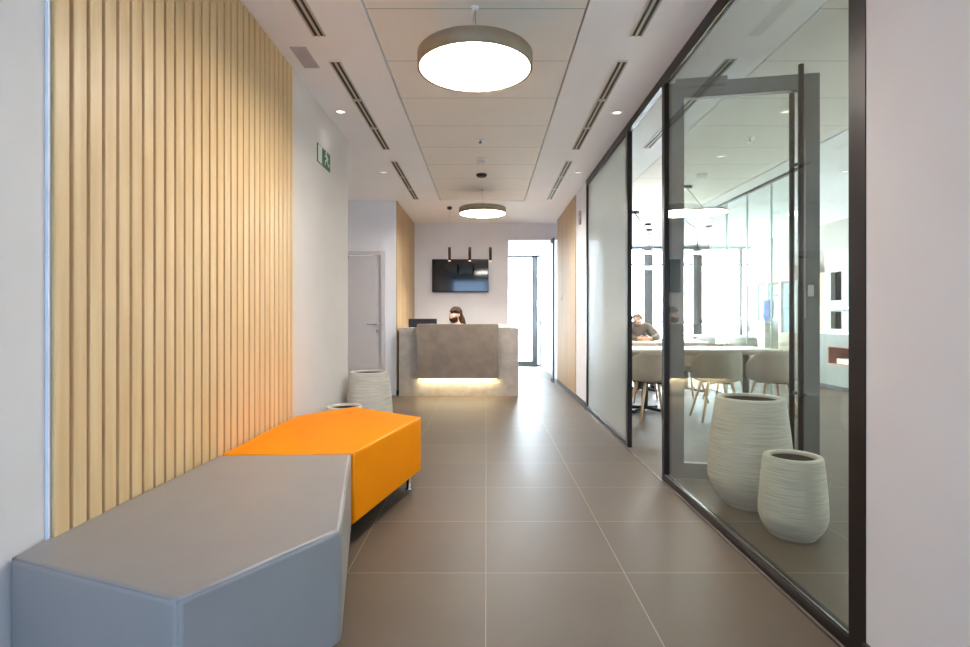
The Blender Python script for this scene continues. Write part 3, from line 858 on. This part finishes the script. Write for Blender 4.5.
ellipsoid_part(Q, 'hair_cap', hq + uq * .01 - fq * .022, .082, fq, uq, (.95, 1.06, 1.0), M_hairg, lambda q: (q.z > .35 or q.y < .1) and q.z > -.5 and not (q.y > .5 and q.z < .6))

# ================================================================== canteen furniture
def table(x0, x1, y0, y1, label, zt=.74):
    t = thing('canteen_table', label, 'table', ((x0 + x1) / 2, (y0 + y1) / 2, 0), 'long canteen tables')
    MB().box(x0, x1, y0, y1, zt - .03, zt, .003).build('tabletop', M_table, t)
    MB().box(x0 + .12, x1 - .12, y0 + .2, y1 - .2, zt - .075, zt - .03).build('apron', M_tan, t)
    n = 2
    for i in range(n):
        cx = x0 + .28 + (x1 - x0 - .56) * i / (n - 1); cy = (y0 + y1) / 2 - .1
        b = MB().tube([(cx, cy, .03), (cx, cy, zt - .075)], .038, 14)
        b.build('pedestal', M_greyframe, t)
        b = MB()
        for k in range(4):
            a = PI / 4 + k * PI / 2
            b.tube([(cx, cy, .04), (cx + .26 * math.cos(a), cy + .26 * math.sin(a), .018)], .018, 8)
            b.ball((cx + .26 * math.cos(a), cy + .26 * math.sin(a), .02), .02, (1.2, 1.2, 1))
        b.build('foot', M_blackpl, t)
    return t
table(1.6, 3.36, 6.25, 7.0, 'long pale canteen table with the beige tub chairs drawn up to it')
table(2.05, 3.3, 8.1, 8.75, 'farther canteen table where the grey-haired person sits')

def chair_proto(m, name='tub_chair', group='tub chairs around the canteen tables'):
    t = thing(name, '', 'chair', (0, 0, 0), group)
    bm = bmesh.new()
    NA, NV = 48, 14
    rings = []
    ctr = bm.verts.new((0, 0, .415))
    for j in range(1, NV + 1):
        ring = []
        for i in range(NA):
            a = 2 * PI * i / NA            # a = 0 -> +Y (front), PI -> back
            cb = (1 - math.cos(a)) / 2      # 0 front, 1 back
            hmax = .05 + .265 * max(0, min(1, (cb - .12) / .75)) ** .8
            sx, sy = .235, .225
            v_ = j / NV
            if v_ < .45:
                k = v_ / .45; rr = k; z = .415 + .022 * k ** 3
            else:
                k = (v_ - .45) / .55
                rr = 1 + .1 * math.sin(min(1, k * 1.6) * PI / 2) * (.4 + .6 * cb) - .03 * k * cb
                z = .437 + hmax * k ** 1.25
            ring.append(bm.verts.new((sx * rr * math.sin(a), sy * rr * math.cos(a) * (1.0 if cb < .5 else 1.05), z)))
        rings.append(ring)
    for i in range(NA):
        bm.faces.new((ctr, rings[0][i], rings[0][(i + 1) % NA]))
        for j in range(NV - 1):
            bm.faces.new((rings[j][i], rings[j + 1][i], rings[j + 1][(i + 1) % NA], rings[j][(i + 1) % NA]))
    for f in bm.faces: f.smooth = True
    bmesh.ops.recalc_face_normals(bm, faces=bm.faces[:])
    me = bpy.data.meshes.new('shell'); bm.to_mesh(me); bm.free()
    sh = link('shell', me, m, t)
    so = sh.modifiers.new('t', 'SOLIDIFY'); so.thickness = .014; so.offset = 0
    for sx in (-1, 1):
        for sy in (-1, 1):
            MB().tube([(sx * .12, sy * .11, .41), (sx * .215, sy * .205, .0)], .017, 12, r1=.011).build('leg', M_legw, t)
    MB().tube([(-.13, -.115, .4), (.13, .115, .4)], .012, 8).tube([(.13, -.115, .4), (-.13, .115, .4)], .012, 8).build('cross_brace', M_blackpl, t)
    return t
cp = chair_proto(M_shell)
spots = [(1.8, 5.98, .12, 'beige tub chair seen through the open doorway at the table end'),
         (2.5, 5.98, -.05, 'beige tub chair behind the door, left of the three behind its glass'),
         (2.66, 6.0, .1, None),
         (3.1, 5.98, .0, 'beige tub chair right of the large pot nearest the pull handles'),
         (2.11, 7.27, PI, 'beige tub chair on far side of table, facing the doorway chair'),
         (2.63, 7.27, PI + .1, 'beige tub chair on far side of the near table, middle one'),
         (3.15, 7.25, PI, 'beige tub chair on far side of near table beside the glass screen')]
first = True
for (x, y, rz, lab) in spots:
    if lab is None: continue
    o = cp if first else copy_tree(cp); first = False
    place(o, (x, y, 0), rz, lab)
cw = chair_proto(M_shellw, group='white chairs at the back of the canteen')
wspots = [(2.47, 9.1, PI, 'white tub chair under the grey-haired person at the far table'),
          (3.05, 9.1, PI - .1, 'white tub chair at the far table beside the grey-haired person'),
          (4.1, 10.5, .3, 'white tub chair behind the glass screen by the windows, left one'),
          (4.75, 10.2, -.3, 'white tub chair behind the glass screen by the windows, right one'),
          (2.9, 11.2, 1.4, 'white tub chair standing alone before the windows')]
for i, (x, y, rz, lab) in enumerate(wspots):
    o = cw if i == 0 else copy_tree(cw)
    place(o, (x, y, 0), rz, lab)
t = thing('canteen_table', 'round-legged white table by the windows behind the glass screen', 'table', (4.65, 11.2, 0), None)
MB().box(4.1, 5.2, 11.0, 11.7, .71, .74, .003).build('tabletop', M_white, t)
for xx in (4.15, 5.15):
    for yy in (11.05, 11.65): MB().tube([(xx, yy, 0), (xx, yy, .71)], .02, 10).build('leg', M_white, t)

# frameless glass screen with pale vertical joints
gs = thing('glass_screen', 'frameless glass screen with pale vertical joints behind the open door', 'glass partition', (3.43, 8.5, 0))
MB().box(3.41, 3.45, 6.0, 8.46, CEIL - .03, CEIL).build('head_channel', M_greyframe, gs)
MB().box(3.41, 3.45, 6.0, 8.46, 0.001, .03).build('floor_channel', M_steel, gs)
for k in range(4):
    ya_ = 6.0 + .615 * k
    MB().box(3.426, 3.434, ya_ + .012, min(ya_ + .603, Y1 - .1), .03, CEIL - .03).build('pane', M_glassd, gs)
    MB().box(3.422, 3.438, ya_ - .011, ya_ + .011, .03, CEIL - .03).build('joint', M_edge, gs)

# round canteen lamps with black cables
def ring_lamp(x, y, z, R, label, cab):
    t = thing('disc_pendant', label, 'pendant lamp', (x, y, z), 'thin disc pendants in the canteen')
    MB().lathe([(0, .03), (R - .01, .03), (R, .025), (R, 0), (R - .008, 0), (R - .008, .02), (0, .02)], (x, y, z), 48).build('lamp_shade', M_white, t)
    MB().lathe([(0, .004), (R - .009, .004), (R - .009, .018), (0, .018)], (x, y, z), 48).build('diffuser', M_lamp2, t)
    cx_, cy_ = cab
    MB().lathe([(0, 0), (.06, 0), (.06, .03), (0, .03)], (cx_, cy_, CEIL - .03), 20).build('canopy', M_blackpl, t)
    MB().tube([(cx_, cy_, CEIL - .03), (x, y, z + .03)], .005, 6).build('suspension_rod', M_blackpl, t)
ring_lamp(2.77, 6.95, 2.425, .27, 'white disc pendant nearest the door glass in the canteen', (2.52, 6.9))
ring_lamp(4.0, 9.9, 2.27, .27, 'white disc pendant farther back behind the glass screen', (4.0, 9.9))
ring_lamp(3.0, 9.9, 2.27, .2, 'white disc pendant, upper of two framed by the doorway', (2.85, 9.7))
ring_lamp(3.05, 10.3, 2.02, .2, 'white disc pendant, lower of two framed by the doorway', (3.05, 10.3))
t = thing('articulated_lamp', 'thin black angled lamp arms under the ceiling seen through the doorway', 'lamp', (2.33, 8.6, CEIL))
MB().lathe([(0, 0), (.06, 0), (.06, .03), (0, .03)], (2.33, 8.6, CEIL - .03), 20).build('canopy', M_blackpl, t)
MB().tube([(2.33, 8.6, CEIL - .03), (2.62, 8.6, 2.34), (2.32, 8.6, 2.24)], .008, 8).build('arm', M_blackpl, t)
t = thing('articulated_lamp', 'thin black angled cable lamp behind the nearest white disc pendant', 'lamp', (3.16, 8.7, CEIL))
MB().lathe([(0, 0), (.04, 0), (.04, .03), (0, .03)], (3.16, 8.7, CEIL - .03), 20).build('canopy', M_blackpl, t)
MB().tube([(3.16, 8.7, CEIL - .03), (3.16, 8.7, 2.62), (3.46 - .12, 8.7, 2.5), (3.46 - .12, 8.7, 2.2)], .008, 8).build('arm', M_blackpl, t)
t = thing('sprinkler', 'small sprinkler in canteen ceiling seen through the glass door', 'sprinkler', (2.42, 5.05, PZ))
MB().lathe([(0, 0), (.038, 0), (.036, -.006), (0, -.008)], (2.42, 5.05, PZ), 20).build('plate', M_white, t)
MB().lathe([(0, -.008), (.008, -.008), (.008, -.04), (.018, -.042), (.018, -.046), (0, -.046)], (2.42, 5.05, PZ), 16).build('nozzle', M_steel, t)

# serving counter with a lined niche
sc = thing('serving_counter', 'sage grey serving counter with timber-lined niche at right of the canteen', 'counter', (5.6, 8.4, 0))
cxx = 5.3
b = MB().box(cxx, 5.98, 6.4, 7.75, .07, .85).box(cxx, 5.98, 8.54, 9.3, .07, .85).box(cxx, 5.98, 7.75, 8.54, .07, .38).box(cxx, 5.98, 7.75, 8.54, .67, .85).box(cxx + .35, 5.98, 7.75, 8.54, .38, .67)
b.build('body', M_counter, sc)
MB().box(cxx + .002, cxx + .35, 7.75, 7.77, .38, .67).box(cxx + .002, cxx + .35, 8.52, 8.54, .38, .67).box(cxx + .002, cxx + .35, 7.77, 8.52, .38, .4).box(cxx + .002, cxx + .35, 7.77, 8.52, .65, .67).box(cxx + .33, cxx + .35, 7.77, 8.52, .4, .65).build('niche_lining', M_terra, sc)
MB().box(cxx - .02, 5.98, 6.38, 9.32, .85, .885).build('countertop', M_white, sc)
MB().box(cxx + .02, 5.98, 6.4, 9.3, 0, .07).build('plinth', M_base, sc)
o = MB().box(cxx + .06, cxx + .3, 7.8, 8.42, .401, .48, .01).build('storage_box', M_white); tag(o, 'white box inside the timber-lined niche of the serving counter', 'box')
wu = thing('wall_unit', 'white wall unit with two dark openings above the serving counter', 'wall unit', (5.8, 8.8, .885))
b = MB()
X0 = 5.62
for (y0_, y1_) in ((7.2, 8.7), (8.98, 9.12)):
    b.box(X0, 5.99, y0_, y1_, .886, 2.2)
b.box(X0, 5.99, 8.7, 8.98, 1.2, 1.38).box(X0, 5.99, 8.7, 8.98, 1.84, 2.2).box(X0, 5.99, 8.7, 8.98, .886, .92)
b.build('carcass', M_unit, wu)
MB().box(5.7, 5.71, 8.7, 8.98, .92, 1.2).box(5.7, 5.71, 8.7, 8.98, 1.38, 1.84).build('dark_recess', M_dark, wu)
MB().box(X0 - .12, X0, 7.2, 9.1, 1.24, 1.27).build('shelf', M_white, wu)
MB().box(X0, 5.99, 9.12, 9.3, .886, 1.85).build('timber_side', M_oak2, wu)

# drinks cabinet by the windows
dc = thing('display_cabinet', 'open display cabinet with terracotta band and glass shelves near the windows', 'cabinet', (5.8, 10.9, 0))
MB().box(5.55, 5.99, 9.9, 11.9, 0, .82).build('cupboard', M_tan, dc)
MB().box(5.55, 5.99, 9.9, 11.6, 1.78, 2.05).build('fascia', M_terra, dc)
for yy in (9.9, 10.4, 10.9, 11.3, 11.7): MB().box(5.56, 5.62, yy, yy + .06, .82, 1.78).build('post', M_white, dc)
for zz in (1.05, 1.3, 1.55): MB().box(5.6, 5.99, 9.96, 11.7, zz, zz + .02).build('shelf', M_teal, dc)
MB().box(5.96, 5.99, 9.96, 11.7, .82, 1.78).build('back_panel', M_teal, dc)
wd = thing('water_cooler', 'blue-bottled water cooler at the end of the display cabinet', 'water cooler', (5.3, 10.35, 0))
MB().box(5.17, 5.43, 10.22, 10.48, 0, 1.04, .01).build('cooler_body', M_white, wd)
MB().lathe([(0, 0), (.05, 0), (.09, .06), (.1, .16), (.093, .2), (.1, .24), (.1, .36), (.08, .4), (0, .4)], (5.3, 10.35, 1.04), 24).build('bottle', M_blue, wd)

# balcony railing outside the windows
br = thing('railing', 'thin metal railing outside the canteen windows', 'railing', (3.9, 13.2, 0))
MB().box(1.2, 8.5, 13.18, 13.22, .98, 1.02).box(1.2, 8.5, 13.19, 13.21, .08, .1).build('top_rail', M_steel, br)
for k in range(8): MB().box(1.3 + k, 1.34 + k, 13.18, 13.22, -.05, .98).build('post', M_steel, br)
